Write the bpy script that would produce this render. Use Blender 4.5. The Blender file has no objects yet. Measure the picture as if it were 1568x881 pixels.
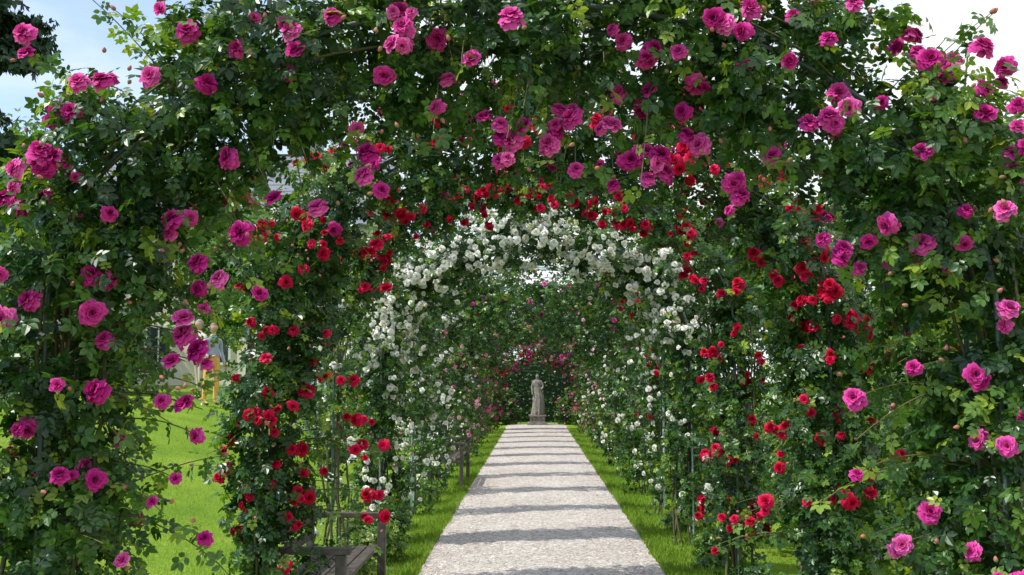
import bpy, bmesh, math
import numpy as np
from mathutils import Vector
rng=np.random.default_rng(7)
R_=math.radians
scene=bpy.context.scene
COL=scene.collection

# ------------------------------------------------------------------ utils
def nrm(a): return a/np.maximum(np.linalg.norm(a,axis=-1,keepdims=True),1e-9)
def gz(x,y):
    x=np.asarray(x,float); y=np.asarray(y,float)
    t=np.clip((-x-1.9)/6.5,0,1); z=1.25*t*t*(3-2*t)
    z=z+0.02*np.clip(-x-8.4,0,60)
    t2=np.clip((x-2.4)/9,0,1); z=z+0.35*t2*t2*(3-2*t2)
    m=np.clip((np.abs(x)-1.5)/1.5,0,1)
    return z+m*0.03*(np.sin(x*1.7+y*.6)+np.sin(y*1.1-x*.4))

class MB:
    def __init__(s): s.V=[];s.F=[];s.M=[];s.A=[];s.S=[];s.n=0
    def add(s,v,f,mat=0,var=None,smooth=False):
        v=np.asarray(v,float).reshape(-1,3); f=np.asarray(f,int).reshape(-1,4)
        if len(v)==0: return
        s.V.append(v); s.F.append(f+s.n); s.n+=len(v)
        s.M.append(np.full(len(f),mat)); s.S.append(np.full(len(f),smooth))
        if var is None: var=np.full(len(v),.5)
        s.A.append(np.broadcast_to(var,(len(v),)).astype(float))
    def inst(s,tv,tf,P,B,sc,mat=0,var=None,tvar=None,smooth=False,wt=None):
        N=len(P); K=len(tv)
        if N==0: return
        W=np.einsum('nij,kj->nki',B,tv)*np.asarray(sc).reshape(-1,1,1)+P[:,None,:]
        F=(tf[None]+np.arange(N)[:,None,None]*K).reshape(-1,4)
        if var is None: var=np.full(N,.5)
        A=np.repeat(var,K)
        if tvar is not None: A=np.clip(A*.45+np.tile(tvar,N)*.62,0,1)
        s.add(W.reshape(-1,3),F,mat,A,smooth)
    def tube(s,pts,rad,mat=0,k=5,var=.5):
        pts=np.asarray(pts,float); n=len(pts)
        rad=np.broadcast_to(rad,(n,))
        T=nrm(np.gradient(pts,axis=0))
        ref=np.where(np.abs(T[:,2:3])>.9,np.array([[1.,0,0]]),np.array([[0,0,1.]]))
        r0=ref[0]; U=nrm(np.cross(T,np.broadcast_to(r0,T.shape)+1e-3)); W=np.cross(T,U)
        a=np.arange(k)*2*math.pi/k
        V=pts[:,None]+rad[:,None,None]*(np.cos(a)[None,:,None]*U[:,None]+np.sin(a)[None,:,None]*W[:,None])
        i=np.arange(n-1)[:,None]*k; j=np.arange(k)[None]; j2=(j+1)%k
        F=np.stack([i+j,i+j2,i+k+j2,i+k+j],-1).reshape(-1,4)
        s.add(V.reshape(-1,3),F,mat,var,True)
    def box(s,c,size,mat=0,var=.5,rot=0.):
        c=np.array(c,float); h=np.array(size,float)/2
        v=np.array([[x,y,z] for z in(-1,1) for y in(-1,1) for x in(-1,1)],float)*h
        ca,sa=math.cos(rot),math.sin(rot)
        v=np.stack([v[:,0]*ca-v[:,1]*sa,v[:,0]*sa+v[:,1]*ca,v[:,2]],-1)+c
        f=[[0,2,3,1],[4,5,7,6],[0,1,5,4],[2,6,7,3],[0,4,6,2],[1,3,7,5]]
        s.add(v,f,mat,var)
    def mesh(s,name):
        V=np.concatenate(s.V);F=np.concatenate(s.F);M=np.concatenate(s.M);A=np.concatenate(s.A);S=np.concatenate(s.S)
        me=bpy.data.meshes.new(name)
        me.vertices.add(len(V)); me.vertices.foreach_set('co',V.astype(np.float32).ravel())
        me.loops.add(len(F)*4); me.loops.foreach_set('vertex_index',F.astype(np.int32).ravel())
        me.polygons.add(len(F)); me.polygons.foreach_set('loop_start',(np.arange(len(F))*4).astype(np.int32))
        me.polygons.foreach_set('material_index',M.astype(np.int32))
        me.polygons.foreach_set('use_smooth',S.astype(bool))
        at=me.attributes.new('var','FLOAT','POINT'); at.data.foreach_set('value',A.astype(np.float32))
        me.update(calc_edges=True)
        return me
    def obj(s,name,mats,loc=(0,0,0)):
        me=s.mesh(name)
        for m in mats: me.materials.append(m)
        o=bpy.data.objects.new(name,me); o.location=loc; COL.objects.link(o); return o

def basis(N,D):
    Z=nrm(N); Y=nrm(D-(D*Z).sum(-1,keepdims=True)*Z); X=np.cross(Y,Z)
    return np.stack([X,Y,Z],-1)

# ------------------------------------------------------------------ materials
def newmat(name):
    m=bpy.data.materials.new(name); m.use_nodes=True; nt=m.node_tree; nt.nodes.clear()
    o=nt.nodes.new('ShaderNodeOutputMaterial'); return m,nt,o
def ramp(nt,stops,interp='LINEAR'):
    r=nt.nodes.new('ShaderNodeValToRGB'); cr=r.color_ramp; cr.interpolation=interp
    while len(cr.elements)<len(stops): cr.elements.new(.5)
    for e,(p,c) in zip(cr.elements,stops): e.position=p; e.color=(*c,1)
    return r
def leafmat(name,stops,trans=.3,rough=.4,tgain=(1.9,1.7,.8),spec=.45):
    m,nt,o=newmat(name); L=nt.links.new
    a=nt.nodes.new('ShaderNodeAttribute'); a.attribute_name='var'
    r=ramp(nt,stops); L(a.outputs['Fac'],r.inputs[0])
    p=nt.nodes.new('ShaderNodeBsdfPrincipled'); p.inputs['Roughness'].default_value=rough
    p.inputs['Specular IOR Level'].default_value=spec
    L(r.outputs[0],p.inputs['Base Color'])
    t=nt.nodes.new('ShaderNodeBsdfTranslucent')
    mx=nt.nodes.new('ShaderNodeMix'); mx.data_type='RGBA'; mx.blend_type='MULTIPLY'; mx.inputs[0].default_value=1
    L(r.outputs[0],mx.inputs[6]); mx.inputs[7].default_value=(*tgain,1); L(mx.outputs[2],t.inputs[0])
    ms=nt.nodes.new('ShaderNodeMixShader'); ms.inputs[0].default_value=trans
    L(p.outputs[0],ms.inputs[1]); L(t.outputs[0],ms.inputs[2]); L(ms.outputs[0],o.inputs[0])
    return m
def simple(name,c1,c2,scale=8,rough=.7,bump=.3,metal=0,detail=6):
    m,nt,o=newmat(name); L=nt.links.new
    tc=nt.nodes.new('ShaderNodeTexCoord'); n=nt.nodes.new('ShaderNodeTexNoise'); n.inputs['Scale'].default_value=scale; n.inputs['Detail'].default_value=detail
    L(tc.outputs['Object'],n.inputs[0]); r=ramp(nt,[(.3,c1),(.7,c2)]); L(n.outputs[0],r.inputs[0])
    p=nt.nodes.new('ShaderNodeBsdfPrincipled'); L(r.outputs[0],p.inputs['Base Color']); p.inputs['Roughness'].default_value=rough; p.inputs['Metallic'].default_value=metal
    b=nt.nodes.new('ShaderNodeBump'); b.inputs['Strength'].default_value=bump; b.inputs['Distance'].default_value=.01; L(n.outputs[0],b.inputs['Height']); L(b.outputs[0],p.inputs['Normal'])
    L(p.outputs[0],o.inputs[0]); return m
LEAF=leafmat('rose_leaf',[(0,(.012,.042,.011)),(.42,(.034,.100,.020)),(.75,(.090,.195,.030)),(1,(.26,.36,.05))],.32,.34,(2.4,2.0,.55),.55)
STEM=simple('rose_stem',(.06,.08,.025),(.13,.10,.05),30,.6)
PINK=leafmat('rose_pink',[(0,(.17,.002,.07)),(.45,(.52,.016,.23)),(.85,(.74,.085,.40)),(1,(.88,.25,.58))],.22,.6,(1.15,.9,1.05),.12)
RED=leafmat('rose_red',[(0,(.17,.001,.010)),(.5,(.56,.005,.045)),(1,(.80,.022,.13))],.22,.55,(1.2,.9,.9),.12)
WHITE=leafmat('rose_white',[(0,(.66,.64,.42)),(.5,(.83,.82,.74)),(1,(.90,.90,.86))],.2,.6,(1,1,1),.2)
PALE=leafmat('rose_pale_pink',[(0,(.60,.10,.25)),(.5,(.82,.36,.52)),(1,(.88,.66,.72))],.22,.6,(1.1,1,1),.2)
BUD=leafmat('rose_bud',[(0,(.10,.18,.04)),(1,(.7,.14,.22))],.1,.6,(1,1,1),.2)
METAL=simple('arch_metal',(.05,.08,.07),(.10,.14,.13),12,.5,.1,.3)
PM=[LEAF,STEM,PINK,RED,WHITE,PALE,BUD,METAL]
METAL2=simple('arch_metal_pale',(.34,.46,.47),(.46,.58,.58),12,.5,.1,.1)
PM2=[LEAF,STEM,PINK,RED,WHITE,PALE,BUD,METAL2]
L_,S_,PK,RD,WH,PL,BD,MT=range(8)
GRASS=leafmat('grass_blade',[(0,(.08,.165,.013)),(.5,(.155,.285,.025)),(1,(.29,.385,.06))],.3,.6,(1.3,1.2,.7),.15)
TLEAF=leafmat('tree_leaf',[(0,(.022,.075,.016)),(.5,(.065,.165,.028)),(1,(.17,.29,.05))],.33,.5)
DLEAF=leafmat('conifer_leaf',[(0,(.010,.03,.016)),(.5,(.02,.055,.024)),(1,(.04,.09,.035))],.1,.6)
BARK=simple('bark',(.07,.05,.035),(.16,.12,.09),14,.9,.6)

# ------------------------------------------------------------------ templates
def leaflet(): 
    return np.array([[0,0,0],[.32,.30,.07],[.28,.68,.05],[0,1,-.05],[-.28,.68,.05],[-.32,.30,.07]],float),np.array([[0,1,2,3],[0,3,4,5]])
def compound(n=5):
    lv,lf=leaflet(); V=[];F=[];k=0
    spec=[(0,1.05,0,1.0),(.05,.98,-62,.9),(-.05,.98,62,.9),(.05,.42,-70,.76),(-.05,.42,70,.76)][:n]
    for bx,by,a,s in spec:
        c,si=math.cos(R_(a)),math.sin(R_(a)); v=lv*s
        w=np.stack([v[:,0]*c-v[:,1]*si+bx,v[:,0]*si+v[:,1]*c+by,v[:,2]],-1)
        w[:,2]-=.07*w[:,1]**2+.12*np.abs(w[:,0])
        V.append(w);F.append(lf+k);k+=6
    V.append(np.array([[-.025,0,0],[.025,0,0],[.02,1.05,-.08],[-.02,1.05,-.08]]));F.append(np.array([[0,1,2,3]])+k)
    return np.concatenate(V),np.concatenate(F)
C5=compound(5); 
def simple3():
    V=[];F=[];k=0
    for a,s in((0,1),(-65,.9),(65,.9)):
        v=np.array([[0,0,0],[.3,.5,.03],[0,1,-.05],[-.3,.5,.03]])*s; c,si=math.cos(R_(a)),math.sin(R_(a))
        w=np.stack([v[:,0]*c-v[:,1]*si,v[:,0]*si+v[:,1]*c+.35,v[:,2]],-1); w[:,2]-=.1*np.abs(w[:,0])
        V.append(w);F.append(np.array([[0,1,2,3]])+k);k+=4
    return np.concatenate(V),np.concatenate(F)
C3=simple3()
def rose(layers,nu=3,nv=3,seed=0):
    r=np.random.default_rng(seed); V=[];F=[];A=[];k=0
    for li,(n,R,tilt,zz) in enumerate(layers):
        for i in range(n):
            a0=2*math.pi*(i+.5*(li%2)+r.uniform(-.25,.25))/n; tl=R_(tilt+r.uniform(-10,10)); RR=R*r.uniform(.78,1.1)
            wid=(2.5*math.pi*R/n)*.66+.08
            us=np.linspace(0,1,nv+1); ws=np.linspace(-1,1,nu+1)
            for ui,u in enumerate(us):
                t2=tl*(.5+.68*u)
                rad=RR*u*math.sin(t2)+.03; h=RR*u*math.cos(t2)+zz
                ww=wid*math.sin(math.pi*min(.12+u*.58,1))**.8
                for w in ws:
                    h2=h+ .16*RR*(w*w)*(.3+u*.5)-(.10*RR*(w*w) if u>.9 else 0)+r.uniform(-.03,.03)
                    rd=rad-.14*RR*w*w*u*1.2
                    x=rd*math.cos(a0)-w*ww*.5*math.sin(a0); y=rd*math.sin(a0)+w*ww*.5*math.cos(a0)
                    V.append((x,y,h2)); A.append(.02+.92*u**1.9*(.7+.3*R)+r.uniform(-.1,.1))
            for ui in range(nv):
                for wi in range(nu):
                    b=k+ui*(nu+1)+wi; F.append((b,b+1,b+nu+2,b+nu+1))
            k+=(nu+1)*(nv+1)
    return np.array(V),np.array(F),np.array(A)
LAY=[(9,.98,96,.05),(10,.95,78,.08),(11,.88,62,.12),(10,.80,48,.14),(9,.72,34,.15),(8,.64,20,.14),(6,.56,8,.12)]
LAYB=[(8,.9,70,.02),(8,.85,50,.05),(8,.76,32,.08),(7,.62,18,.1),(5,.5,8,.1)]
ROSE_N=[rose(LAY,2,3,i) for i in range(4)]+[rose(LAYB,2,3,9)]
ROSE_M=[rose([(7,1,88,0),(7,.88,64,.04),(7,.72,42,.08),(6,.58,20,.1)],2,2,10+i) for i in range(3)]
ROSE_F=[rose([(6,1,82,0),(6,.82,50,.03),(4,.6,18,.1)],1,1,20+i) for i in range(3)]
def budt():
    k=6; prof=[(0,0),(.28,.15),(.36,.45),(.24,.8),(.03,1.05)]
    V=[(r*math.cos(j*2*math.pi/k),r*math.sin(j*2*math.pi/k),z) for r,z in prof for j in range(k)]
    F=[(i*k+j,i*k+(j+1)%k,(i+1)*k+(j+1)%k,(i+1)*k+j) for i in range(4) for j in range(k)]
    A=[[0,0,.2,.9,1][i] for i in range(5) for j in range(k)]
    return np.array(V),np.array(F),np.array(A)
BUDT=budt()

def add_roses(mb,P,N,size,mat,lod=0,rg=rng):
    P=np.asarray(P);N=nrm(np.asarray(N)); n=len(P)
    if n==0: return
    T=[ROSE_N,ROSE_M,ROSE_F][lod]
    B=basis(N,rg.normal(size=(n,3))); B=B*np.stack([rg.uniform(.85,1.1,n),rg.uniform(.85,1.1,n),rg.uniform(.8,1.15,n)],-1)[:,None,:]
    sz=size*rg.uniform(.62,1.15,n); pick=rg.integers(0,len(T),n); var=rg.uniform(-.1,1,n)
    for i,t in enumerate(T):
        s=pick==i
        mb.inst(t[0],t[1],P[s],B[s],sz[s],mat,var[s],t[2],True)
def add_leaves(mb,P,O,size,lod=0,rg=rng,vb=0.,up=.6,mat=0):
    n=len(P)
    if n==0: return
    N=O*.6+np.array([0,0,up])+rg.normal(size=(n,3))*.5
    D=rg.normal(size=(n,3))*.7+O*.4+np.array([0,0,-.55])
    B=basis(N,D); var=np.clip(rg.beta(2,2.6,n)+vb,0,1)
    T=C5 if lod==0 else C3
    mb.inst(T[0],T[1],P,B,size*rg.uniform(.65,1.25,n),mat,var)

# ------------------------------------------------------------------ rose arch
class Center:
    def __init__(s,xl,xr,spring,apex):
        c=(xl+xr)/2;a=(xr-xl)/2;b=apex-spring
        z=np.linspace(0,spring,40); th=np.linspace(math.pi,0,90)
        pts=[(xl,q) for q in z]+[(c+a*math.cos(t),spring+b*math.sin(t)) for t in th[1:-1]]+[(xr,q) for q in z[::-1]]
        s.p=np.array(pts); d=np.linalg.norm(np.diff(s.p,axis=0),axis=1); s.s=np.concatenate([[0],np.cumsum(d)]); s.L=s.s[-1]
        T=nrm(np.gradient(s.p,axis=0)); s.n=np.stack([-T[:,1],T[:,0]],-1)
    def at(s,t):
        x=np.interp(t,s.s,s.p[:,0]);z=np.interp(t,s.s,s.p[:,1]);nx=np.interp(t,s.s,s.n[:,0]);nz=np.interp(t,s.s,s.n[:,1])
        return x,z,nx,nz
def spray(mb,a,b,rg,leafsize,lod,sag=.1,start=.4,step=.05,rad=.0035):
    a=np.array(a);b=np.array(b); m=(a+b)/2+np.array([rg.uniform(-.06,.06),rg.uniform(-.06,.06),sag])
    t=np.linspace(0,1,9)[:,None]; pts=(1-t)**2*a+2*t*(1-t)*m+t*t*b
    mb.tube(pts,np.linspace(rad,rad*.5,9),S_,4)
    ln=np.linalg.norm(b-a); k=max(2,int(ln*(1-start)/step))
    tt=np.linspace(start,.97,k)[:,None]; Q=(1-tt)**2*a+2*tt*(1-tt)*m+tt*tt*b+rg.normal(size=(k,3))*.015
    O=nrm(rg.normal(size=(k,3))+np.array([0,-.3,.2]))
    add_leaves(mb,Q,O,leafsize,lod,rg,.15)
def rose_arch(y0,xl,xr,spring,apex,nleaf,leafsize,lod,flowers,nrand,nshoot,seed,Rc=.33,Rl=.24,frsize=.045,dl=1.,dr=1.,flod=None,pm=PM,core=1800,dc=1.):
    rg=np.random.default_rng(seed); mb=MB(); C=Center(xl,xr,spring,apex); L=C.L
    if flod is None: flod=lod
    ph=rg.uniform(0,6.28,8)
    def rad(t,th):
        leg=np.minimum(t,L-t); f=np.clip((leg-1.0)/1.2,0,1)
        r=Rl+(Rc-Rl)*f
        nz=.5*np.sin(t*5+ph[0]+th)+.5*np.sin(t*11+ph[1]-2*th)+.4*np.sin(t*19+3*th+ph[2])
        return r*(1+.22*nz)*np.where(leg<.5,.65+leg*.7,1)
    def pos(t,th,r,):
        x,z,nx,nz=C.at(t); O=np.stack([np.cos(th)*nx,np.sin(th),np.cos(th)*nz],-1)
        return np.stack([x,np.full_like(x,y0),z],-1)+O*r[:,None],O
    def dens(t):
        leg=np.minimum(t,L-t); return np.clip(.35+leg*.5,0,1)*np.where(t<spring+.3,dl,np.where(t>L-spring-.3,dr,1))*np.where(np.abs(t-L/2)<.75,dc,1)
    nc=int(nleaf/24)
    tc=rg.uniform(0,L,nc*2); tc=tc[rg.random(nc*2)<dens(tc)][:nc]; nc=len(tc)
    thc=rg.uniform(0,6.28,nc); rc=rad(tc,thc)*np.where(rg.random(nc)<.15,rg.uniform(.2,.8,nc),rg.uniform(.8,1.18,nc))
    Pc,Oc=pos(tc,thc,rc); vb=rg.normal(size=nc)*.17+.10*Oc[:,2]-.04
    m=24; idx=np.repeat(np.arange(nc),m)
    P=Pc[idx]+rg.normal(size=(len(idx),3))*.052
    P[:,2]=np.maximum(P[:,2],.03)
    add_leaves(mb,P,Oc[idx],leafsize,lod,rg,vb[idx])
    nf=core; t=rg.uniform(0.3,L-.3,nf); t=t[rg.random(nf)<dens(t)]; nf=len(t); th=rg.uniform(0,6.28,nf); P,O=pos(t,th,rad(t,th)*np.sqrt(rg.random(nf))*.75); add_leaves(mb,P,O,leafsize*1.4 if lod==0 else leafsize,1,rg,-.3)  # core leaves fill see-through gaps, coloured darker to stand in for inner shade
    mr=.009 if dc==1 else .014
    for dy in(-.12,.12):
        mb.tube(np.stack([C.p[:,0],np.full(len(C.p),y0+dy),C.p[:,1]],-1)[::3],mr,MT,6)
    for t in np.arange(.3,L-.2,.38):
        x,z,_,_=C.at(np.array([t])); mb.tube([[x[0],y0-.12,z[0]],[x[0],y0,z[0]],[x[0],y0+.12,z[0]]],.005,MT,5)
    for side in(0,1):
        for i in range(8 if lod==0 else 4):
            n=26; ln=rg.uniform(2.0,L*.55); t=np.linspace(0,ln,n); a=rg.uniform(0,6.28)+t*rg.uniform(-1.2,1.2)
            rr=np.clip(.08+.10*np.sin(t*2+rg.uniform(0,6)),.03,.2)+rg.normal(size=n)*.01
            Pn,_=pos(t if side==0 else L-t,a,rr); mb.tube(Pn,np.linspace(.011,.004,n),S_,5)
    for fl in flowers:
        x,z,c,mt=fl
        d=np.hypot(C.p[:,0]-x,C.p[:,1]-z); i=int(d.argmin()); dist=d[i]
        r=rad(C.s[i:i+1],np.array([0.]))[0]
        yy=y0-(math.sqrt(max(r*r-min(dist,r*.95)**2,0))*1.12+.06+rg.uniform(0,.04))
        e=np.array([x,yy,z]); a=np.array([C.p[i,0],y0,C.p[i,1]])
        for q in range(1 if dist<r else 2):
            spray(mb,a+rg.normal(size=3)*.05*q,e-np.array([0,-.01,0])+rg.normal(size=3)*.07*q,rg,leafsize,lod,.05+.25*max(dist-r,0),.35,.04)
        Q=[e];Nn=[np.array([rg.uniform(-.8,.3),-1.,rg.uniform(-.1,1.1)])]
        for k in range(c-1):
            o=rg.normal(size=3)*frsize*np.array([1.25,.4,1.05]); Q.append(e+o+np.array([0,rg.uniform(-.01,.02),0])); Nn.append(np.array([rg.uniform(-1.2,.8),-1,rg.uniform(-.5,1.2)]))
        add_roses(mb,Q,Nn,frsize,mt,flod,rg)
        nb=rg.integers(0,4)
        for k in range(nb):
            q=e+rg.normal(size=3)*.06; dirn=nrm(rg.normal(size=3)+np.array([0,0,.4]))
            mb.inst(BUDT[0],BUDT[1],q[None],basis(dirn[None],rg.normal(size=(1,3))),np.array([.02]),BD,np.array([.5]),BUDT[2],True)
    for (cnt,mt,t0,t1,cl) in nrand:
        n=cnt; t=rg.uniform(t0*L,t1*L,n); th=np.where(rg.random(n)<.6,rg.normal(size=n)*.9-1.2,rg.uniform(0,6.28,n)); rr=rad(t,th)*rg.uniform(1.0,1.25,n)
        if dc<1: q=rg.random(n)<dens(t); t,th,rr=t[q],th[q],rr[q]; n=len(t)
        P,O=pos(t,th,rr)
        k=rg.integers(1,cl+1,n); idx=np.repeat(np.arange(n),k)
        P=P[idx]+rg.normal(size=(len(idx),3))*frsize*1.1; P[:,2]=np.maximum(P[:,2],.12)
        add_roses(mb,P,O[idx]+rg.normal(size=(len(idx),3))*.45+np.array([-.1,-.1,.2]),frsize,mt,flod,rg)
    for i in range(nshoot):
        t=rg.uniform(.5,L-.5)
        if rg.random()>dens(t): continue
        x,z,nx,nz=C.at(np.array([t])); th=rg.uniform(-1.5,1.5) if rg.random()<.85 else rg.uniform(0,6.28)
        O=np.array([math.cos(th)*nx[0],math.sin(th),math.cos(th)*nz[0]]); ln=rg.uniform(.32,.62)
        a=np.array([x[0],y0,z[0]]); b=a+nrm(O+np.array([0,0,.25])+rg.normal(size=3)*.25)*ln
        if b[2]<.1: continue
        spray(mb,a,b,rg,leafsize*.9,lod,.08,.35,.028,.003)
        if rg.random()<.5:
            d=nrm(b-a); mb.inst(BUDT[0],BUDT[1],b[None],basis(d[None],rg.normal(size=(1,3))),np.array([.024]),BD,np.array([.5]),BUDT[2],True)
    return mb.obj('rose_arch',pm)

FA=[(-1.21,2.77,1),(-.79,2.69,3),(-.67,2.75,1),(-.98,2.66,1),(-.83,2.6,1),(-.45,2.73,6),(-.32,2.6,1),(-.23,2.63,1),(-.1,2.71,1),(-1.49,2.55,1),(-1.38,2.53,1),
(-1.65,2.47,5),(-1.54,2.47,1),(-1.65,2.26,5),(-1.54,2.3,2),(-1.035,2.33,1),(-1.24,2.14,1),(-1.23,2.08,3),(-.88,2.19,1),(-.99,2.08,1),(-.75,2.17,1),(-.59,2.27,3),
(-1.475,1.94,1),(-1.13,1.98,1),(-1.06,1.93,1),(-.93,1.88,1),(-1.12,1.83,2),(-1.18,1.8,1),(-1.18,1.74,1),(-1.44,1.73,1),(-1.21,1.66,1),(-1.1,1.65,2),(-1.5,1.585,1),
(-1.42,1.565,1),(-1.68,1.55,1),(-1.165,1.52,2),(-1.13,1.42,1),(-1.53,1.3,1),(-1.45,1.28,1),(-1.2,1.28,1),(-1.26,1.21,1),(-1.1,1.09,1),(-1.36,1.02,1),
(-.14,2.43,3),(.04,2.44,5),(-.06,2.43,2),(-.12,2.32,2),(.02,2.375,2),(.105,2.29,1),(.19,2.42,2),(.25,2.55,1),(.33,2.64,4),(.43,2.64,1),(.56,2.72,5),(.67,2.78,2),
(.77,2.59,1),(.88,2.65,1),(.90,2.42,4),(.46,2.48,2),(.29,2.32,5),(.38,2.33,3),(.62,2.24,3),(.23,2.24,2),(.97,2.77,1),(1.21,2.6,1),(1.345,2.65,4),(1.5,2.57,2),(1.18,2.31,1),(1.37,2.42,2),
(1.44,2.37,2),(1.52,2.36,1),(1.51,2.22,1),(1.42,2.12,1),(1.28,1.95,2),(1.12,1.98,1),(.96,2.02,4),(1.02,1.96,1),(1.43,1.82,1),(1.18,1.64,1),(1.4,1.4,1),(.99,1.3,1),(1.0,1.54,1),
(1.23,1.18,1),(1.14,1.08,2),(1.376,1.0,1),(.52,2.38,2),(.75,2.33,1),(-1.75,2.7,2),(-.35,2.5,1)]
FB=[(-1.645,2.63,3),(-1.26,2.47,5),(-1.435,2.43,4),(-.96,2.3,4),(-1.17,2.28,1),(-1.28,2.2,1),(-1.5,2.36,2),(-1.435,1.87,3),(-1.47,1.716,1),(-1.17,1.856,1),(-.84,2.1,2),
(-.63,3.05,4),(-.49,3.01,4),(-.8,3.1,3),(-.56,2.89,1),(-1.0,3.0,2),(-1.22,2.8,4),(-.82,2.85,2),(-1.49,1.39,1),(-1.4,1.45,1),(-1.75,1.07,1),(-1.28,1.54,2),(-1.05,1.4,2),
(-1.01,1.225,3),(-.85,1.25,1),(-.94,.98,4),(-.93,.85,3),(-1.28,1.1,2),(-1.33,.95,1),(-1.365,.61,2),(-1.3,1.9,2),(-1.02,1.6,1),
(.705,2.79,4),(.88,2.94,4),(1.0,2.75,2),(1.27,2.72,5),(1.39,2.5,4),(1.5,2.52,2),(1.21,2.24,2),(1.3,2.14,3),(1.07,2.08,2),(1.4,2.2,3),(1.51,2.3,5),(1.52,2.1,3),
(1.65,1.91,5),(1.78,1.88,3),(1.41,1.5,2),(1.28,1.33,4),(1.3,1.2,2),(1.76,1.0,4),(1.95,1.2,2),(1.6,.98,3),(1.04,.86,2),(.93,.69,1),(1.2,.9,2),(.3,3.0,3),(0,2.95,2)]
FC=[(-.645,3.02,5),(-.42,3.05,5),(-.15,3.04,5),(-.9,2.92,4),(.1,3.0,3),(.4,2.95,5),(.56,2.9,4),(.83,2.8,3),(1.15,2.55,3),(1.2,2.36,4),(1.5,2.0,3),(1.3,1.8,5),(1.3,1.62,3),(1.35,1.06,6),
(1.42,1.0,3),(1.55,.56,3),(-1.6,1.9,3),(-1.5,1.6,2),(-1.7,2.1,2),(-1.35,1.3,2),(-1.15,2.7,3),(.25,2.98,4),(-.3,3.08,3),(.65,2.8,3)]
f=lambda L,m:[(*q,m) for q in L]
rose_arch(3.4,-1.66,1.48,1.82,2.88,15000,.034,0,f(FA,PK),[(100,PK,.05,.95,2)],100,11,.26,.195,.040)
rose_arch(5.6,-1.5,1.58,1.9,3.04,10500,.036,0,f(FB,RD),[(85,RD,.08,.92,3),(36,PK,.3,.7,2)],60,12,.23,.18,.040)
rose_arch(7.8,-1.58,1.5,2.0,3.16,7200,.037,0,f(FC,RD),[(80,RD,.25,.95,3),(20,WH,.05,.3,2)],36,13,.16,.18,.043,.28,1.,None,PM,1200)
rose_arch(9.95,-1.55,1.5,1.95,3.08,10500,.037,0,[],[(480,WH,.22,.76,4),(80,WH,.03,.3,2),(40,WH,.7,.97,2)],40,14,.27,.22,.040,1,1,1,PM2)
rose_arch(12.1,-1.5,1.5,1.95,2.97,6500,.045,1,[],[(60,WH,.2,.8,3),(80,WH,.03,.3,3),(40,WH,.7,.97,2),(20,RD,.6,.9,2)],24,15,.17,.23,.04,1,1,None,PM2,1000,.22)
yy=14.3;i=0
cols=[[(70,WH,.03,.35,2),(36,WH,.65,.97,2),(30,PK,.35,.8,1)],[(60,PL,.03,.35,2),(26,PL,.3,.97,1),(30,PK,.3,.8,1)],[(60,WH,.03,.35,3),(40,WH,.65,.97,2)],[(60,PL,.03,.5,3),(40,WH,.6,.97,2)],
[(60,PL,.03,.4,3),(60,PL,.6,.97,2)],[(60,PK,.03,.4,3),(40,WH,.6,.97,2)],[(70,PK,.03,.97,3)],[(70,PK,.03,.97,3),(70,PL,.03,.97,3)]]
for c in cols:
    rose_arch(yy,-1.5,1.5,1.95,2.97,5600,.055,1,[],c,10,30+i,.23,.25,.048,1,1,2,PM,700); yy+=2.3; i+=1
rose_arch(yy,-1.5,1.6,1.7,2.7,8000,.06,1,[],[(220,PK,.08,.92,3),(70,RD,.1,.9,3),(110,PL,.05,.95,3)],10,49,.46,.36,.058,1,1,2)

# ------------------------------------------------------------------ ground
xs=np.unique(np.concatenate([np.arange(-16,16.01,.3),np.linspace(-400,-16,30),np.linspace(16,400,30)]))
ys=np.unique(np.concatenate([np.arange(-4,45,.6),np.linspace(-200,-4,15),np.linspace(45,600,30)]))
X,Y=np.meshgrid(xs,ys); Z=gz(X,Y)
nx=len(xs);ny=len(ys); ii,jj=np.meshgrid(np.arange(nx-1),np.arange(ny-1)); b=jj*nx+ii
g=MB(); g.add(np.stack([X,Y,Z],-1).reshape(-1,3),np.stack([b,b+1,b+nx+1,b+nx],-1).reshape(-1,4),0,.5,True)
m,nt,o=newmat('lawn'); L=nt.links.new
tc=nt.nodes.new('ShaderNodeTexCoord')
def noise(sc,det=6,rgh=.6):
    n=nt.nodes.new('ShaderNodeTexNoise'); n.inputs['Scale'].default_value=sc;n.inputs['Detail'].default_value=det;n.inputs['Roughness'].default_value=rgh; L(tc.outputs['Object'],n.inputs[0]); return n
n1=noise(.9);n2=noise(45,4)
r1=ramp(nt,[(.3,(.12,.22,.02)),(.55,(.185,.295,.03)),(.75,(.28,.35,.06))]); L(n1.outputs[0],r1.inputs[0])
r2=ramp(nt,[(.3,(.55,.6,.5)),(.7,(1.25,1.22,1.1))]); L(n2.outputs[0],r2.inputs[0])
mx=nt.nodes.new('ShaderNodeMix');mx.data_type='RGBA';mx.blend_type='MULTIPLY';mx.inputs[0].default_value=1;L(r1.outputs[0],mx.inputs[6]);L(r2.outputs[0],mx.inputs[7])
p=nt.nodes.new('ShaderNodeBsdfPrincipled');p.inputs['Roughness'].default_value=.9;p.inputs['Specular IOR Level'].default_value=.1;L(mx.outputs[2],p.inputs['Base Color'])
bp=nt.nodes.new('ShaderNodeBump');bp.inputs['Strength'].default_value=.7;bp.inputs['Distance'].default_value=.03;L(n2.outputs[0],bp.inputs['Height']);L(bp.outputs[0],p.inputs['Normal']);L(p.outputs[0],o.inputs[0])
g.obj('lawn_ground',[m])

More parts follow.
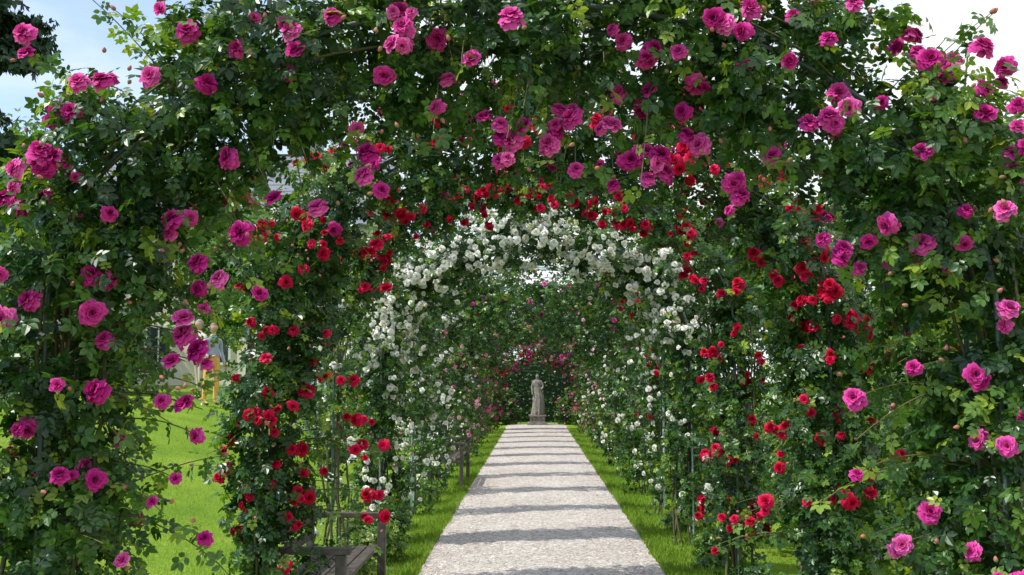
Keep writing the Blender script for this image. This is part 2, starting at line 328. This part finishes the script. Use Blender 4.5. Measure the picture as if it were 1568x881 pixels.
# gravel path
m,nt,o=newmat('gravel'); L=nt.links.new
tc=nt.nodes.new('ShaderNodeTexCoord')
v=nt.nodes.new('ShaderNodeTexVoronoi');v.inputs['Scale'].default_value=42;L(tc.outputs['Object'],v.inputs[0])
v2=nt.nodes.new('ShaderNodeTexVoronoi');v2.inputs['Scale'].default_value=100;L(tc.outputs['Object'],v2.inputs[0])
n1=noise(1.1,7,.65);n2=noise(13,7,.85)
ra=ramp(nt,[(0,(.32,.285,.26)),(.45,(.53,.485,.445)),(1,(.78,.73,.68))]);L(v.outputs['Color'],ra.inputs[0])
rd_=ramp(nt,[(0,(.72,.72,.72)),(1,(1.2,1.2,1.2))]);L(v2.outputs['Color'],rd_.inputs[0])
rb=ramp(nt,[(.3,(.80,.785,.765)),(.7,(1.06,1.06,1.06))]);L(n1.outputs[0],rb.inputs[0])
rc=ramp(nt,[(.32,(.66,.66,.66)),(.66,(1.16,1.16,1.16))]);L(n2.outputs[0],rc.inputs[0])
def mul(a,b_):
    q=nt.nodes.new('ShaderNodeMix');q.data_type='RGBA';q.blend_type='MULTIPLY';q.inputs[0].default_value=1;L(a,q.inputs[6]);L(b_,q.inputs[7]);return q.outputs[2]
c_=mul(mul(mul(ra.outputs[0],rd_.outputs[0]),rb.outputs[0]),rc.outputs[0])
p=nt.nodes.new('ShaderNodeBsdfPrincipled');p.inputs['Roughness'].default_value=.9;p.inputs['Specular IOR Level'].default_value=.2;L(c_,p.inputs['Base Color'])
bp=nt.nodes.new('ShaderNodeBump');bp.inputs['Strength'].default_value=.8;bp.inputs['Distance'].default_value=.010;bp.invert=True;L(v.outputs['Distance'],bp.inputs['Height'])
b2=nt.nodes.new('ShaderNodeBump');b2.inputs['Strength'].default_value=.6;b2.inputs['Distance'].default_value=.03;L(n2.outputs[0],b2.inputs['Height']);L(bp.outputs[0],b2.inputs['Normal']);L(b2.outputs[0],p.inputs['Normal']);L(p.outputs[0],o.inputs[0])
ys=np.arange(-6,37.01,.12); wv=lambda y,p:.03*np.sin(y*2.3+p)+.02*np.sin(y*6.1+p*2)+.012*np.sin(y*15+p)
xl=-1.03+wv(ys,0);xr=1.07+wv(ys,2)
cols_=np.linspace(0,1,9); PX=xl[:,None]*(1-cols_)+xr[:,None]*cols_
PV=np.stack([PX,np.repeat(ys[:,None],9,1),np.full_like(PX,.005)+.012*(1-(2*cols_-1)**2)],-1)
ii,jj=np.meshgrid(np.arange(8),np.arange(len(ys)-1)); b=jj*9+ii
pm=MB();pm.add(PV.reshape(-1,3),np.stack([b,b+1,b+10,b+9],-1).reshape(-1,4),0,.5,True);pm.obj('gravel_path',[m])

STN=simple('stone',(.25,.22,.2),(.8,.75,.69),3,.9)
st=MB();n=11000; sx=rng.uniform(-1.0,1.04,n);sy=5.2+rng.random(n)**1.6*14
sv=np.array([[1,0,0],[0,1,0],[-1,0,0],[0,-1,0],[.1,0,.8],[0,.1,.8],[-.1,0,.8],[0,-.1,.8]],float);sf=np.array([[0,1,5,4],[1,2,6,5],[2,3,7,6],[3,0,4,7],[4,5,6,7]])
B=basis(rng.normal(size=(n,3))*.15+np.array([0,0,1.]),rng.normal(size=(n,3)));st.inst(sv,sf,np.stack([sx,sy,np.full(n,.013)],-1),B,rng.uniform(.003,.010,n),0);st.obj('gravel_stones',[STN])
fp=MB();n=420;s_=np.where(rng.random(n)<.5,-1,1);px_=s_*(1.0-np.abs(rng.normal(size=n))*.22);py_=4.8+rng.random(n)**1.4*22
pv=np.array([[-.5,-.5,0],[.5,-.5,.05],[.45,.55,.15],[-.5,.5,.08]]);pf=np.array([[0,1,2,3]])
Bq=basis(rng.normal(size=(n,3))*.2+np.array([0,0,1.]),rng.normal(size=(n,3)))
for mt in(0,1,2):
    q=rng.integers(0,3,n)==mt;fp.inst(pv,pf,np.stack([px_[q],py_[q],np.full(q.sum(),.024)],-1),Bq[q],rng.uniform(.014,.024,q.sum()),mt,rng.random(q.sum()))
fp.obj('fallen_petals',[PINK,WHITE,RED])

# grass
bl=np.array([[-.05,0,0],[.05,0,0],[.035,.12,.6],[-.035,.12,.6],[.004,.3,1],[-.004,.3,1]]);bf=np.array([[0,1,2,3],[3,2,4,5]])
def blades(mb,x,y,h,vb=0):
    n=len(x);P=np.stack([x,y,gz(x,y)],-1); a=rng.uniform(0,6.28,n)
    lean=rng.normal(size=(n,3))*.25+np.array([0,0,1]); D=np.stack([np.cos(a),np.sin(a),0*a],-1)
    mb.inst(bl,bf,P,basis(lean,D),h,0,np.clip(rng.beta(2,2,n)+vb,0,1))
gr=MB()
n=60000; y=4.2*(33/4.2)**rng.random(n); side=rng.random(n)<.5
w=.0+np.abs(rng.normal(size=n))*.30; x=np.where(side,-(1.0+w),1.04+w); blades(gr,x,y,rng.uniform(.03,.065,n)*(1+ (w<.12)*.3))
n=80000; y=4.5*(24/4.5)**rng.random(n); x=-1.7-rng.random(n)*(.55*y); blades(gr,x,y,rng.uniform(.02,.04,n),.05)
n=30000; y=4.5*(24/4.5)**rng.random(n); x=1.6+rng.random(n)*(.5*y); blades(gr,x,y,rng.uniform(.03,.06,n),.05)
gr.obj('grass',[GRASS])
# ------------------------------------------------------------------ shrubs
def shrub(name,x,y,rx,ry,h,nl,size,fl=None,seed=0,vb=0,mats=PM,lmat=0,z0=None,nstem=9,fs=.04):
    rg=np.random.default_rng(seed);mb=MB();z=float(gz(x,y)) if z0 is None else z0
    nc=max(12,nl//30);u=nrm(rg.normal(size=(nc,3)));u[:,2]=np.abs(u[:,2])*1.0; rr=rg.uniform(.45,1.08,nc)**.6
    c=u*rr[:,None]*np.array([rx,ry,h*.6]);c[:,2]+=h*.35*rg.random(nc); c[:,2]=np.clip(c[:,2],.04,None)
    k=nl//nc;idx=np.repeat(np.arange(nc),k);sg=min(rx,ry)*.16
    P=c[idx]+rg.normal(size=(len(idx),3))*sg;P[:,2]=np.maximum(P[:,2],.03);P+=np.array([x,y,z])
    v=rg.normal(size=nc)*.12+vb
    add_leaves(mb,P,u[idx],size,1 if size>.045 else 0,rg,v[idx],mat=lmat)
    for i in range(nstem):
        e=c[rg.integers(nc)]+np.array([x,y,z]);a=np.array([x+rg.uniform(-.1,.1)*rx,y+rg.uniform(-.1,.1)*ry,z])
        t=np.linspace(0,1,7)[:,None];mb.tube(a+(e-a)*t+np.array([0,0,.15*h])*np.sin(t*3.14)*.5,np.linspace(.012,.004,7),S_,5)
    if fl:
        for cnt,mt in fl:
            ix=rg.integers(0,nc,cnt);Pf=c[ix]*1.08+rg.normal(size=(cnt,3))*sg*.8+np.array([x,y,z]);add_roses(mb,Pf,u[ix]+rg.normal(size=(cnt,3))*.3,fs,mt,2,rg)
    return mb.obj(name,mats)
shrub('rose_bush',3.0,6.6,.65,.6,2.2,9000,.036,[(40,RD),(20,PK)],1)
shrub('rose_bush',2.75,9.4,.6,.6,1.6,5000,.045,[(30,RD),(20,WH)],2)
shrub('rose_bush',4.3,9.0,.9,.8,3.0,9000,.05,[(60,PK)],3)
shrub('rose_bush',3.9,13.5,1.1,.9,2.4,7000,.055,[(50,WH)],5,.0)
shrub('rose_bush',6.5,15,1.5,1.2,2.8,8000,.07,[(40,PL)],6,.0,fs=.06)
shrub('boxwood_shrub',-1.42,7.2,.28,.3,.5,2600,.022,None,7,.3)
shrub('boxwood_shrub',-1.5,8.9,.3,.35,.5,2400,.024,[(8,WH)],8,.25)
shrub('rose_bush',-9.0,14.8,1.2,1,1.7,7000,.06,[(120,WH)],9,.1,fs=.06)
shrub('rose_bush',-11.5,17,1.5,1.2,2.2,8000,.08,[(90,WH),(60,PL)],10,0,fs=.07)
shrub('rose_bush',-5.6,26,1.5,1,1.8,7000,.08,[(80,WH)],11,.15,fs=.07)
shrub('rose_bush',-12,24,2.4,1.5,3.0,9000,.12,[(60,WH)],12,0,fs=.09)
shrub('rose_bush',-3.6,18.5,.6,.6,1.3,4000,.06,[(70,WH)],13,.1,fs=.05)
for k,(x,y) in enumerate([(2.4,13),(2.5,17),(2.5,21),(2.5,26),(-2.6,24),(-2.6,30)]):
    shrub('rose_bush',x,y,.6,.9,1.4,4000,.06,[(40,WH if k%2 else PL)],60+k,.0,fs=.045)
for k,(x,y) in enumerate([(1.55,8.9),(1.6,11),(1.5,6.7),(-1.6,11),(-1.55,13.2)]):
    shrub('garden_perennial',x,y,.22,.25,.35,900,.03,[(6,WH)],80+k,.2,fs=.02)

# ------------------------------------------------------------------ trees
def tree_mesh(name,h,cr,trunk,nl,ls,seed,mat,conifer=False):
    rg=np.random.default_rng(seed);mb=MB()
    lean=rg.normal(size=2)*.03*h
    t=np.linspace(0,1,10)[:,None];tp=np.hstack([lean*t**2+rg.normal(size=(10,2))*.04*t,t*h*(.97 if conifer else .72)]);mb.tube(tp,np.linspace(trunk,trunk*.12,10),1,8)
    if conifer:
        n=90;zz=rg.random(n)**1.1;zc=h*(.1+.88*zz);rr=cr*(1-zz)+.15;a=rg.uniform(0,6.28,n)
        C=[];
        for i in range(n):
            e=np.array([rr[i]*math.cos(a[i]),rr[i]*math.sin(a[i]),zc[i]-.18*rr[i]]);s=np.array([0,0,zc[i]])
            mb.tube(np.linspace(s,e,5),np.linspace(.05,.01,5),1,4)
            k=nl//n;u=rg.random(k)**.6;q=s+(e-s)*u[:,None]+rg.normal(size=(k,3))*np.array([.35,.35,.16])*(rr[i]/cr+.3)*.6;C.append(q)
        P=np.concatenate(C);O=nrm(P*np.array([1,1,0])+np.array([0,0,.4]))
        N=len(P);B=basis(O+rg.normal(size=(N,3))*.5,O+np.array([0,0,-.7])+rg.normal(size=(N,3))*.3)
        mb.inst(C3[0],C3[1],P,B,ls*rg.uniform(.6,1.2,N),0,rg.beta(2,2,N))
    else:
        nb=16;C=[]
        for i in range(nb):
            z0=h*rg.uniform(.22,.66);s=np.array([np.interp(z0,tp[:,2],tp[:,0]),np.interp(z0,tp[:,2],tp[:,1]),z0]);a=i*2.4+rg.uniform(-.4,.4);r=cr*rg.uniform(.55,.95)*(1-.3*(z0/h-.3))
            e=np.array([math.cos(a)*r,math.sin(a)*r,z0+h*rg.uniform(.05,.28)])
            tt=np.linspace(0,1,6)[:,None];mb.tube(s+(e-s)*tt+np.array([0,0,.06*h])*np.sin(tt*3.1),np.linspace(trunk*.35,.02,6),1,5)
            for k in range(9):
                C.append(s+(e-s)*rg.uniform(.45,1.1)+rg.normal(size=3)*cr*.17)
        for k in range(40): C.append(np.array([0,0,h*.68])+nrm(rg.normal(size=3))*rg.uniform(.3,1)*np.array([cr*.7,cr*.7,h*.3]))
        C=np.array(C);n=len(C);k=nl//n;idx=np.repeat(np.arange(n),k);P=C[idx]+rg.normal(size=(len(idx),3))*cr*.095*rg.uniform(.6,1.4,n)[idx][:,None]
        O=nrm(P-np.array([0,0,h*.55]));vb=rg.normal(size=n)*.14
        N=len(P);B=basis(O*.5+np.array([0,0,.5])+rg.normal(size=(N,3))*.6,rg.normal(size=(N,3))+np.array([0,0,-.4]))
        mb.inst(C3[0],C3[1],P,B,ls*rg.uniform(.6,1.3,N),0,np.clip(rg.beta(2,2,N)+vb[idx],0,1))
    me=mb.mesh(name);me.materials.append(mat);me.materials.append(BARK);return me
T1=tree_mesh('linden_tree',10,4.0,.24,22000,.18,1,TLEAF);T2=tree_mesh('maple_tree',8,3.3,.18,20000,.16,2,TLEAF);T3=tree_mesh('spruce_tree',16,3.2,.3,22000,.22,3,DLEAF,True)
def put(me,name,x,y,s=1,rz=0):
    o=bpy.data.objects.new(name,me);o.location=(x,y,float(gz(x,y))-.05);o.scale=(s,s,s*1.02);o.rotation_euler=(0,0,rz);COL.objects.link(o)
for me,nm,L3 in((T1,'linden_tree',[(-9.5,33,.7,0),(7,34,.9,2),(14,28,1.0,3),(22,36,1.3,4),(-24,40,1.2,1),(2,47,.7,5),(-6,50,.7,.6),(30,50,1.5,2.5)]),
                (T2,'maple_tree',[(-14.5,27,.7,0),(9,20,.8,1.5),(13.5,18,.9,2.2),(10.5,27,.9,4),(-5,41,.8,3),(4.5,41,.8,2),(-19,31,.9,5)]),
                (T3,'spruce_tree',[(-14.6,25,1.0,0),(-21,34,1.1,2),(18,44,1.0,1),(-3.5,56,.6,3)])):
    for x,y,s,rz in L3: put(me,nm,x,y,s,rz)

def hedge(x0,x1,y0,y1,h,nl,ls,seed,name='clipped_hedge',vb=-.3):
    rg=np.random.default_rng(seed);mb=MB();n=nl
    sx,sy=x1-x0,y1-y0;P=rg.random((n,3))*np.array([sx,sy,h]);f=rg.integers(0,5,n)
    jit=rg.normal(size=n)*.05
    P[f==0,1]=0+jit[f==0];P[f==1,1]=sy+jit[f==1];P[f==2,0]=jit[f==2];P[f==3,0]=sx+jit[f==3];P[f==4,2]=h+jit[f==4]
    N=np.array([[0,-1,0],[0,1,0],[-1,0,0],[1,0,0],[0,0,1.]])[f]
    P+=np.array([x0,y0,float(gz((x0+x1)/2,y0))])
    add_leaves(mb,P,N,ls,1,rg,vb)
    mb.box(((x0+x1)/2,(y0+y1)/2,h/2-.03+float(gz((x0+x1)/2,y0))),(sx-.12,sy-.12,h-.06),0,.0)
    mb.obj(name,PM)
hedge(-6,6,38.6,39.8,2.3,16000,.09,5,'clipped_hedge',-.12)
hedge(-30,-13.5,30,31.2,1.6,12000,.12,6);hedge(7,26,24,25.2,1.9,12000,.12,7)

# ------------------------------------------------------------------ statue
def skin_mesh(verts,edges,radii,sub=2):
    me=bpy.data.meshes.new('tmp');me.from_pydata(verts,edges,[]);ob=bpy.data.objects.new('tmp',me);COL.objects.link(ob)
    sk=ob.modifiers.new('s','SKIN');sk.use_smooth_shade=True
    for i,r in enumerate(radii): me.skin_vertices[0].data[i].radius=(r if isinstance(r,tuple) else (r,r))
    me.skin_vertices[0].data[0].use_root=True
    su=ob.modifiers.new('u','SUBSURF');su.levels=sub;su.render_levels=sub
    dg=bpy.context.evaluated_depsgraph_get();dg.update();out=bpy.data.meshes.new_from_object(ob.evaluated_get(dg));bpy.data.objects.remove(ob);return out
STONE=simple('weathered_stone',(.12,.11,.10),(.30,.28,.25),9,.9,.5)
def empty(name,loc,rz=0):
    e=bpy.data.objects.new(name,None);e.location=loc;e.rotation_euler=(0,0,rz);COL.objects.link(e);return e
def child(me,name,par,loc=(0,0,0)):
    o=bpy.data.objects.new(name,me);o.parent=par;o.location=loc;COL.objects.link(o);return o
stt=empty('stone_statue',(.06,36.2,0));stt.scale=(.9,.9,.9)
pb=MB();pb.box((0,0,.06),(.8,.8,.12));pb.box((0,0,.24),(.6,.6,.24));pb.box((0,0,.385),(.7,.7,.05));pm_=pb.mesh('pedestal');pm_.materials.append(STONE);child(pm_,'pedestal',stt)
k=48;prof=[(0,.24,.2),(.12,.25,.2),(.4,.23,.17),(.75,.215,.15),(.95,.18,.125),(1.1,.155,.11),(1.25,.185,.12),(1.36,.17,.10),(1.41,.06,.055)]
rb=MB();V=[]
pz=np.array([p[0] for p in prof]);zz=np.linspace(0,1.41,26)
for z in zz:
    rx=np.interp(z,pz,[p[1] for p in prof]);ry=np.interp(z,pz,[p[2] for p in prof]);am=.10*(1-z/1.5)
    for j in range(k):
        a=2*math.pi*j/k;f_=1+am*math.sin(9*a+z*2.5)+am*.5*math.sin(17*a-z*3);V.append((rx*f_*math.cos(a)+.04*math.sin(z*2.6),ry*f_*math.sin(a),z))
F=[(i*k+j,i*k+(j+1)%k,(i+1)*k+(j+1)%k,(i+1)*k+j) for i in range(25) for j in range(k)]
rb.add(V,F,0,.5,True);rm=rb.mesh('draped_body');rm.materials.append(STONE);child(rm,'draped_body',stt,(0,0,.41))
vs=[(0,0,1.32),(0,0,1.43),(0,-.01,1.52),(0,-.01,1.62),(.15,0,1.34),(.24,-.03,1.12),(.14,-.17,1.0),(.05,-.2,1.08),(-.15,0,1.34),(-.22,.0,1.1),(-.2,-.1,.88),(-.19,-.13,.78)]
es=[(0,1),(1,2),(2,3),(0,4),(4,5),(5,6),(6,7),(0,8),(8,9),(9,10),(10,11)]
sm=skin_mesh(vs,es,[(.1,.08),.05,(.078,.09),(.07,.08),.055,.045,.036,.025,.055,.045,.036,.028]);sm.materials.append(STONE);child(sm,'head_and_arms',stt,(0,0,.41))
FEN=simple('painted_iron',(.10,.12,.11),(.16,.18,.17),10,.5,.1)
for x0,x1 in((-2.6,-.55),(.7,2.7)):
    fb=MB()
    for z in(.12,.45): fb.tube([[x0,37.2,z],[(x0+x1)/2,37.2,z],[x1,37.2,z]],.018,0,6)
    for x in np.linspace(x0,x1,13): fb.tube([[x,37.2,0],[x,37.2,.25],[x,37.2,.5]],.012,0,6)
    fb.obj('garden_fence',[FEN])
for k,(x,y) in enumerate([(-1.1,36.8),(1.3,36.8),(-1.8,36.2),(2.0,36.3)]):
    shrub('rose_bush',x,y,.5,.4,1.5,2500,.07,[(50,PK),(25,PL)],120+k,.05,fs=.065)

# ------------------------------------------------------------------ benches (facing the path)
WOOD=simple('dark_wood',(.035,.03,.026),(.10,.085,.07),18,.6,.4)
def bench(x,y,ln=1.55,rz=0):
    e=empty('park_bench',(x,y,float(gz(x,y))),rz)
    def part(nm,bs):
        b=MB()
        for c,s in bs:b.box(c,s)
        me=b.mesh(nm);me.materials.append(WOOD);ob=child(me,nm,e);bv=ob.modifiers.new('b','BEVEL');bv.width=.004;bv.segments=2
    h=ln/2
    part('seat',[((-.04-.085*i,0,.44-.006*i),(.068,ln-.02,.025)) for i in range(5)])
    part('backrest',[((-.47-.018*i,0,.54+.10*i),(.022,ln-.1,.07)) for i in range(4)])
    for s in(-1,1):
        yy_=s*(h-.03)
        part('leg_%d'%(1 if s<0 else 2),[((.015,yy_,.32),(.055,.055,.64)),((-.46,yy_,.21),(.055,.055,.42)),((-.49,yy_,.64),(.05,.055,.44)),((-.22,yy_,.40),(.42,.045,.05)),((-.21,yy_,.66),(.56,.07,.035))])
bench(-1.12,6.35);bench(-1.14,15.7,1.5);bench(1.7,21.5,1.5,math.pi)

# ------------------------------------------------------------------ people on the lawn
def person(name,x,y,rz,top,bottom,hair):
    e=empty(name,(x,y,float(gz(x,y))),rz)
    vs=[(0,0,.98),(0,0,1.12),(0,0,1.3),(0,-.005,1.43),(0,-.01,1.52),
        (.1,0,.92),(.11,-.02,.5),(.11,.02,.1),(.11,-.12,.04),(-.1,0,.92),(-.11,.06,.5),(-.11,.1,.1),(-.11,-.04,.04),
        (.19,0,1.38),(.25,.02,1.12),(.24,-.1,.9),(.23,-.14,.82),(-.19,0,1.38),(-.25,.03,1.12),(-.22,-.15,1.0),(-.12,-.24,1.04)]
    es=[(0,1),(1,2),(2,3),(3,4),(0,5),(5,6),(6,7),(7,8),(0,9),(9,10),(10,11),(11,12),(2,13),(13,14),(14,15),(15,16),(2,17),(17,18),(18,19),(19,20)]
    rd=[(.15,.11),(.14,.10),(.16,.11),.06,.05,(.09,.09),.062,.045,.035,(.09,.09),.062,.045,.035,.06,.045,.035,.03,.06,.045,.035,.03]
    me=skin_mesh(vs,es,rd,1)
    sk=simple('skin',(.45,.27,.19),(.5,.31,.22),5,.6,.0);shoe=simple('shoe',(.04,.03,.025),(.06,.05,.04),5,.6)
    tm=simple(name+'_top',tuple(c*.85 for c in top),top,12,.9);bm_=simple(name+'_trousers',tuple(c*.85 for c in bottom),bottom,12,.9)
    for q in(sk,tm,bm_,shoe):me.materials.append(q)
    for p_ in me.polygons:
        c=p_.center;p_.use_smooth=True
        if c.z<.075:p_.material_index=3
        elif c.z<.99 and abs(c.x)<.185 and c.y>-.13 or c.z<.8:p_.material_index=2
        elif c.z>1.45 or (abs(c.x)>.1 and c.y<-.11):p_.material_index=0
        else:p_.material_index=1
    child(me,'body',e)
    bmh=bmesh.new();bmesh.ops.create_uvsphere(bmh,u_segments=20,v_segments=14,radius=1)
    for v in bmh.verts:
        x_,y_,z_=v.co;s=1-.22*max(0,-z_);nose=.18*math.exp(-((x_/.16)**2+((z_+.1)/.22)**2)) if y_<0 else 0
        eye=-.05*math.exp(-(((abs(x_)-.35)/.15)**2+((z_-.1)/.12)**2)) if y_<0 else 0
        v.co=(x_*.076*s,(y_-nose-eye)*.095*s,z_*.115)
    hm=bpy.data.meshes.new('head');bmh.to_mesh(hm);bmh.free();hm.materials.append(sk)
    hr=simple(name+'_hair',hair,tuple(c*1.4 for c in hair),40,.6);hm.materials.append(hr)
    for p_ in hm.polygons:
        p_.use_smooth=True;c=p_.center
        if c.z>.06 or (c.y>.0 and c.z>-.06) :p_.material_index=1
    child(hm,'head',e,(0,-.01,1.62))
    ha=MB()
    for (hx,hy,hz,dx,dz) in((.23,-.15,.80,0,-1),(-.11,-.25,1.04,1,0)):
        for q in range(5):
            o_=(q-2)*.016;ln=[.055,.07,.078,.07,.05][q]
            a=np.array([hx+(0 if dx else o_*.3),hy+(0 if dx else o_),hz+(o_ if dx else 0)]);ha.tube([a,a+np.array([dx*ln*.6,-.01,dz*ln*.6]),a+np.array([dx*ln,-.0,dz*ln])],[.009,.008,.006],0,6)
    hm2=ha.mesh('fingers');hm2.materials.append(sk);child(hm2,'fingers',e)
person('standing_visitor',-6.7,20.5,R_(60),(.30,.36,.45),(.75,.42,.10),(.12,.08,.05))
person('standing_visitor',-7.25,21.3,R_(-40),(.66,.62,.52),(.50,.44,.34),(.2,.18,.16))
person('standing_visitor',-4.7,21,R_(20),(.5,.58,.7),(.08,.1,.16),(.05,.04,.03))

# ------------------------------------------------------------------ house beyond the garden
hs=empty('plaster_house',(-13.5,46,float(gz(-13.5,46))))
WALL=simple('plaster',(.72,.68,.56),(.80,.76,.64),3,.9,.2);SLATE=simple('slate',(.10,.11,.13),(.24,.26,.29),20,.5,.6);GL=simple('window_glass',(.03,.04,.05),(.05,.06,.08),2,.1,0);TR=simple('window_frame',(.7,.7,.68),(.75,.75,.72),5,.5,0)
b=MB();b.box((0,0,3.6),(13,8,7.2))
b.add([(-6.5,-4,7.2),(-6.5,4,7.2),(-6.5,0,10.7),(-6.5,0,10.7),(6.5,-4,7.2),(6.5,4,7.2),(6.5,0,10.7),(6.5,0,10.7)],[[0,1,2,3],[4,5,6,7]]);w_=b.mesh('walls');w_.materials.append(WALL);child(w_,'walls',hs)
b=MB()
for s in(-1,1):
    for i in range(11):
        t0=i/11;t1=(i+1)/11+.02;ya=s*4.5*(1-t0);yb=s*4.5*(1-t1);za=6.85+t0*4;zb=6.85+t1*4
        b.add([(-7,ya,za+.05),(7,ya,za+.05),(7,yb,zb-.0),(-7,yb,zb-.0),(-7,ya,za),(7,ya,za)],[[0,1,2,3],[4,5,1,0]])
b.box((3,0,11),(.9,.9,1.8));w_=b.mesh('roof');w_.materials.append(SLATE);child(w_,'roof',hs)
b=MB();b2=MB()
for x in(-5,-2.5,0,2.5,5):
    for z in(1.8,5):
        b.box((x,-4.01,z),(1.0,.06,1.5))
        for dx,dz,sx_,sz_ in((0,.78,1.2,.1),(0,-.8,1.3,.12),(-.55,0,.1,1.46),(.55,0,.1,1.46),(0,0,.05,1.46)):b2.box((x+dx,-4.04,z+dz),(sx_,.1,sz_))
w_=b.mesh('windows');w_.materials.append(GL);child(w_,'windows',hs);w_=b2.mesh('window_frames');w_.materials.append(TR);child(w_,'window_frames',hs)

# ------------------------------------------------------------------ light, sky, camera
el=R_(52);az=np.array([-1,-.36]);az=az/np.linalg.norm(az)
sd=Vector((-az[0]*math.cos(el),-az[1]*math.cos(el),-math.sin(el)))
sun=bpy.data.lights.new('sun','SUN');sun.energy=5.0;sun.angle=R_(.53);sun.color=(1,.95,.86)
so=bpy.data.objects.new('sun',sun);so.rotation_euler=sd.to_track_quat('-Z','Y').to_euler();so.location=(-20,-5,30);COL.objects.link(so)
w=bpy.data.worlds.new('World');scene.world=w;w.use_nodes=True;nt=w.node_tree;nt.nodes.clear();L=nt.links.new
sky=nt.nodes.new('ShaderNodeTexSky');sky.sky_type='NISHITA';sky.sun_disc=False;sky.sun_elevation=el;sky.sun_rotation=math.atan2(az[0],az[1]);sky.air_density=1;sky.dust_density=.6
bg=nt.nodes.new('ShaderNodeBackground');bg.inputs[1].default_value=.15
tc=nt.nodes.new('ShaderNodeTexCoord');mp=nt.nodes.new('ShaderNodeMapping');mp.inputs['Scale'].default_value=(1,1,2.2);mp.inputs['Location'].default_value=(.35,0,0);L(tc.outputs['Generated'],mp.inputs[0])
n=nt.nodes.new('ShaderNodeTexNoise');n.inputs['Scale'].default_value=2.2;n.inputs['Detail'].default_value=8;n.inputs['Roughness'].default_value=.55;L(mp.outputs[0],n.inputs[0])
sx=nt.nodes.new('ShaderNodeSeparateXYZ');L(tc.outputs['Generated'],sx.inputs[0])
ma=nt.nodes.new('ShaderNodeMath');ma.operation='MULTIPLY_ADD';ma.inputs[1].default_value=.5;L(sx.outputs[0],ma.inputs[0]);L(n.outputs[0],ma.inputs[2])
r=ramp(nt,[(.32,(.28,.28,.28)),(.58,(1,1,1))]);L(ma.outputs[0],r.inputs[0])
mx=nt.nodes.new('ShaderNodeMix');mx.data_type='RGBA';L(r.outputs[0],mx.inputs[0])
sb=nt.nodes.new('ShaderNodeMix');sb.data_type='RGBA';sb.blend_type='MULTIPLY';sb.inputs[0].default_value=1;L(sky.outputs[0],sb.inputs[6]);sb.inputs[7].default_value=(1.15,1.4,1.6,1)
L(sb.outputs[2],mx.inputs[6]);mx.inputs[7].default_value=(8.0,8.2,8.5,1)
L(mx.outputs[2],bg.inputs[0]);wo=nt.nodes.new('ShaderNodeOutputWorld');L(bg.outputs[0],wo.inputs[0])
cam=bpy.data.cameras.new('camera');cam.lens=35;cam.sensor_width=36;cam.clip_end=2000;cam.clip_start=.05
co=bpy.data.objects.new('camera',cam);co.location=(-.03,0,1.6);co.rotation_euler=(R_(90+5.34),0,R_(1.31));COL.objects.link(co);scene.camera=co
scene.view_settings.view_transform='Standard';scene.view_settings.look='None';scene.view_settings.exposure=0
